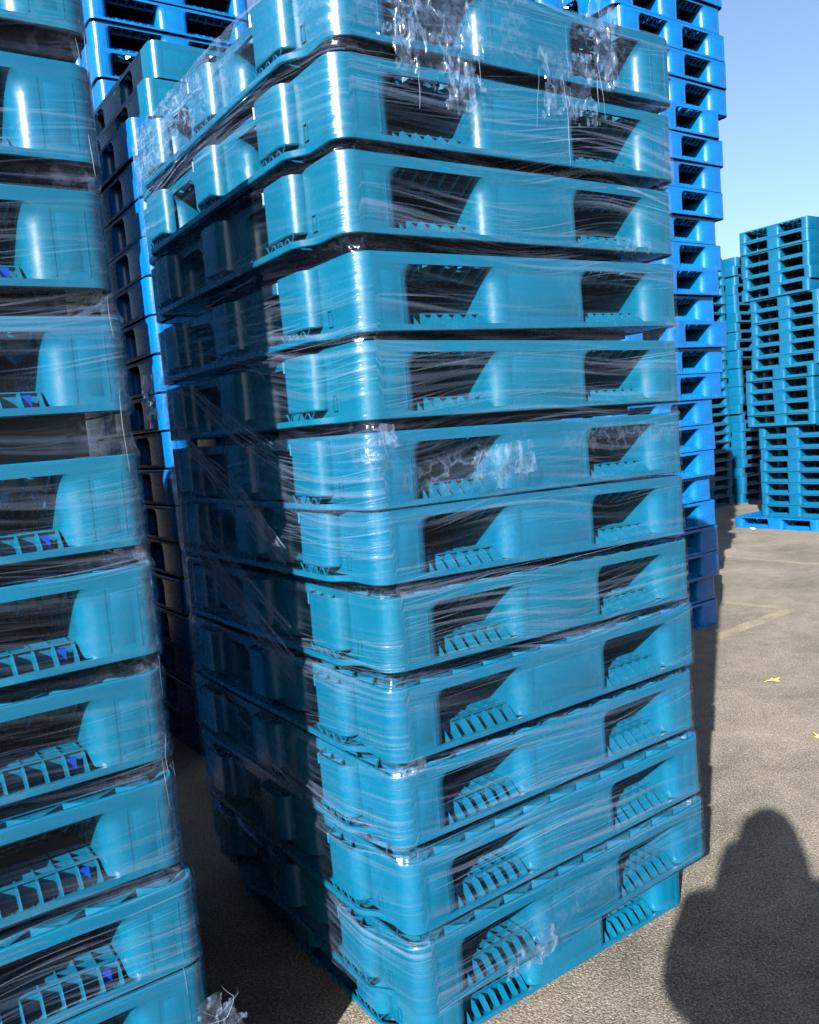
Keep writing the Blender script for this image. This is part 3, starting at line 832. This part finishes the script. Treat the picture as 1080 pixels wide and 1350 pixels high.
leaf(1.779, 4.159, 0.4, .045, 'dry yellow leaf lying flat on the open asphalt')
leaf(1.645, 3.40, 2.0, .040, 'dry yellow leaf at the very edge of the picture')
scr = MB(); scr.add([(-.03,-.02,.002),(.03,-.016,.002),(.036,.02,.012),(-.02,.024,.018),(-.028,-.018,.004),(.028,-.014,.004),(.034,.018,.014),(-.018,.022,.020)], [(3,2,1,0),(4,5,6,7),(0,1,5,4),(1,2,6,5),(2,3,7,6),(3,0,4,7)])
tag(obj('paper_scrap', scr.mesh('paper_scrap', M_WHITE, False), None, (3.80,9.26,0), (0,0,.4)), 'small crumpled white paper scrap by the blue ground pallet', 'litter')
# loose grit
grit = MB(); rg = random.Random(11)
for k in range(1500):
    x = rg.uniform(.2, 2.6); y = rg.uniform(1.5, 4.6); s = rg.uniform(.0012,.0042)*(1.6 if rg.random() < .05 else 1)
    a = rg.uniform(0, 6.28); c, q = math.cos(a)*s, math.sin(a)*s; h_ = s*rg.uniform(.7,1.3)
    grit.add([(x+c,y+q,0),(x-q*.8,y+c*.8,0),(x-c,y-q,0),(x+q,y-c,0),(x+q*.2,y+c*.3,h_)], [(0,1,4),(1,2,4),(2,3,4),(3,0,4)])
tag(obj('loose_grit', grit.mesh('loose_grit', M_STONE, False)), 'fine loose grit scattered over the asphalt', 'grit', kind='stuff')

# ------------------------------------------------------------------ the person taking the picture (only the shadow falls into view)
PC = Vector((-0.075, -0.33, 0))
def skin(name, verts, edges, mat, parent, root_i=0, sub=2):
    me = bpy.data.meshes.new(name); me.from_pydata([v[:3] for v in verts], edges, []); me.update()
    o = obj(name, me, parent); me.materials.append(mat)
    md = o.modifiers.new('Skin', 'SKIN'); md.use_smooth_shade = True
    for i, sv in enumerate(me.skin_vertices[0].data):
        r_ = verts[i][3]; sv.radius = (r_, r_) if not isinstance(r_, tuple) else r_
        sv.use_root = (i == root_i)
    s = o.modifiers.new('Subdivision', 'SUBSURF'); s.levels = sub; s.render_levels = sub
    return o
person = obj('person', None, None, tuple(PC)); person.empty_display_size = .3
tag(person, 'person in a dark jacket holding up a phone, casting the shadow on the asphalt', 'person')
bv = [(0,0,.92,(.215,.15)),(0,0,1.10,(.22,.15)),(0,.0,1.28,(.225,.14)),(0,0,1.40,(.17,.11)),(0,.01,1.475,(.115,.09)),
      (-.20,0,1.385,.085),(-.15,.15,1.14,.10),(-.035,.20,1.31,.10),(.20,0,1.385,.085),(.24,.15,1.12,.085),(.19,.22,1.31,.07),
      (-.10,0,.80,.12),(-.11,.02,.47,.085),(-.12,-.01,.09,.055),(-.125,.12,.04,.04),(.10,0,.80,.12),(.11,.02,.47,.085),(.12,-.01,.09,.055),(.125,.12,.04,.04)]
be = [(0,1),(1,2),(2,3),(3,4),(3,5),(5,6),(6,7),(3,8),(8,9),(9,10),(0,11),(11,12),(12,13),(13,14),(0,15),(15,16),(16,17),(17,18)]
skin('body', bv, be, M_COAT, person)
hd = MB()
secs = []
for k in range(17):
    t = k/16; z = 1.465+.235*t
    w = .078*math.sin(math.pi*min(1,max(.0,t*.93+.06)))**.55; d = .098*math.sin(math.pi*min(1,max(.0,t*.93+.06)))**.5
    secs.append([(w*math.cos(a), .015+d*math.sin(a)+(.016*math.exp(-((a-math.pi/2)/.22)**2)*math.exp(-((t-.42)/.1)**2)), z) for a in [2*math.pi*j/20 for j in range(20)]])
hd.loft(secs); head = obj('head', hd.mesh('person_head', M_SKIN, ang=60), person)
for s in (-1, 1):
    e = MB(); e.loft([[(s*(.074+.012*q), .005+.028*math.cos(a)*(1-.2*q), 1.57+.034*math.sin(a)*(1-.2*q)) for a in [2*math.pi*j/12 for j in range(12)]] for q in (0, 1)]); obj('ear', e.mesh('person_ear', M_SKIN, ang=60), head)
hr = MB(); secs = []
for k in range(13):
    t = k/12; z = 1.36+.375*t; g = math.sin(math.pi*min(1, t*.50+.497))**.32
    secs.append([((.130+.006*math.sin(5*a))*g*math.cos(a), -.02+(.118 if math.sin(a) < 0 else .085*t)*g*math.sin(a), z) for a in [2*math.pi*j/20 for j in range(20)]])
hr.loft(secs); obj('hair', hr.mesh('person_hair', M_HAIR, ang=60), head)
def hand(s):
    cx = .075+s*.062; w = [(cx+s*.06,.235,1.325,.030),(cx+s*.045,.29,1.37,.027),(cx+s*.012,.305,1.40,.022)]
    v = list(w); e = [(0,1),(1,2)]
    for k in range(4):
        z = 1.375+k*.020; b = len(v); ln = (.8,1,.95,.85)[k]
        v += [(cx+s*.018,.312,z,.0095),(cx-s*.002,.312-.004,z+.006,.0085),(cx-s*.020*ln,.300,z+.008,.0075)]; e += [(2,b),(b,b+1),(b+1,b+2)]
    b = len(v); v += [(cx+s*.02,.285,1.385,.011),(cx-.0*s,.272,1.41,.0095),(cx-s*.012,.274,1.432,.008)]; e += [(1,b),(b,b+1),(b+1,b+2)]
    skin('hand', v, e, M_SKIN, person, 0, 1)
hand(-1); hand(1)
ph = MB(); ph.loft([[(x,y_,z) for x,z in rrect(-.039,.039,-.118,.044,.012,4)] for y_ in (0,.009)])
phone = obj('phone', ph.mesh('phone_body', M_PHONE, ang=40), None, (0,-.028,CAM_H-.005), (R(-5.7),0,0))
tag(phone, 'black phone held upright by the person casting the shadow', 'phone')
bpy.context.view_layer.update()
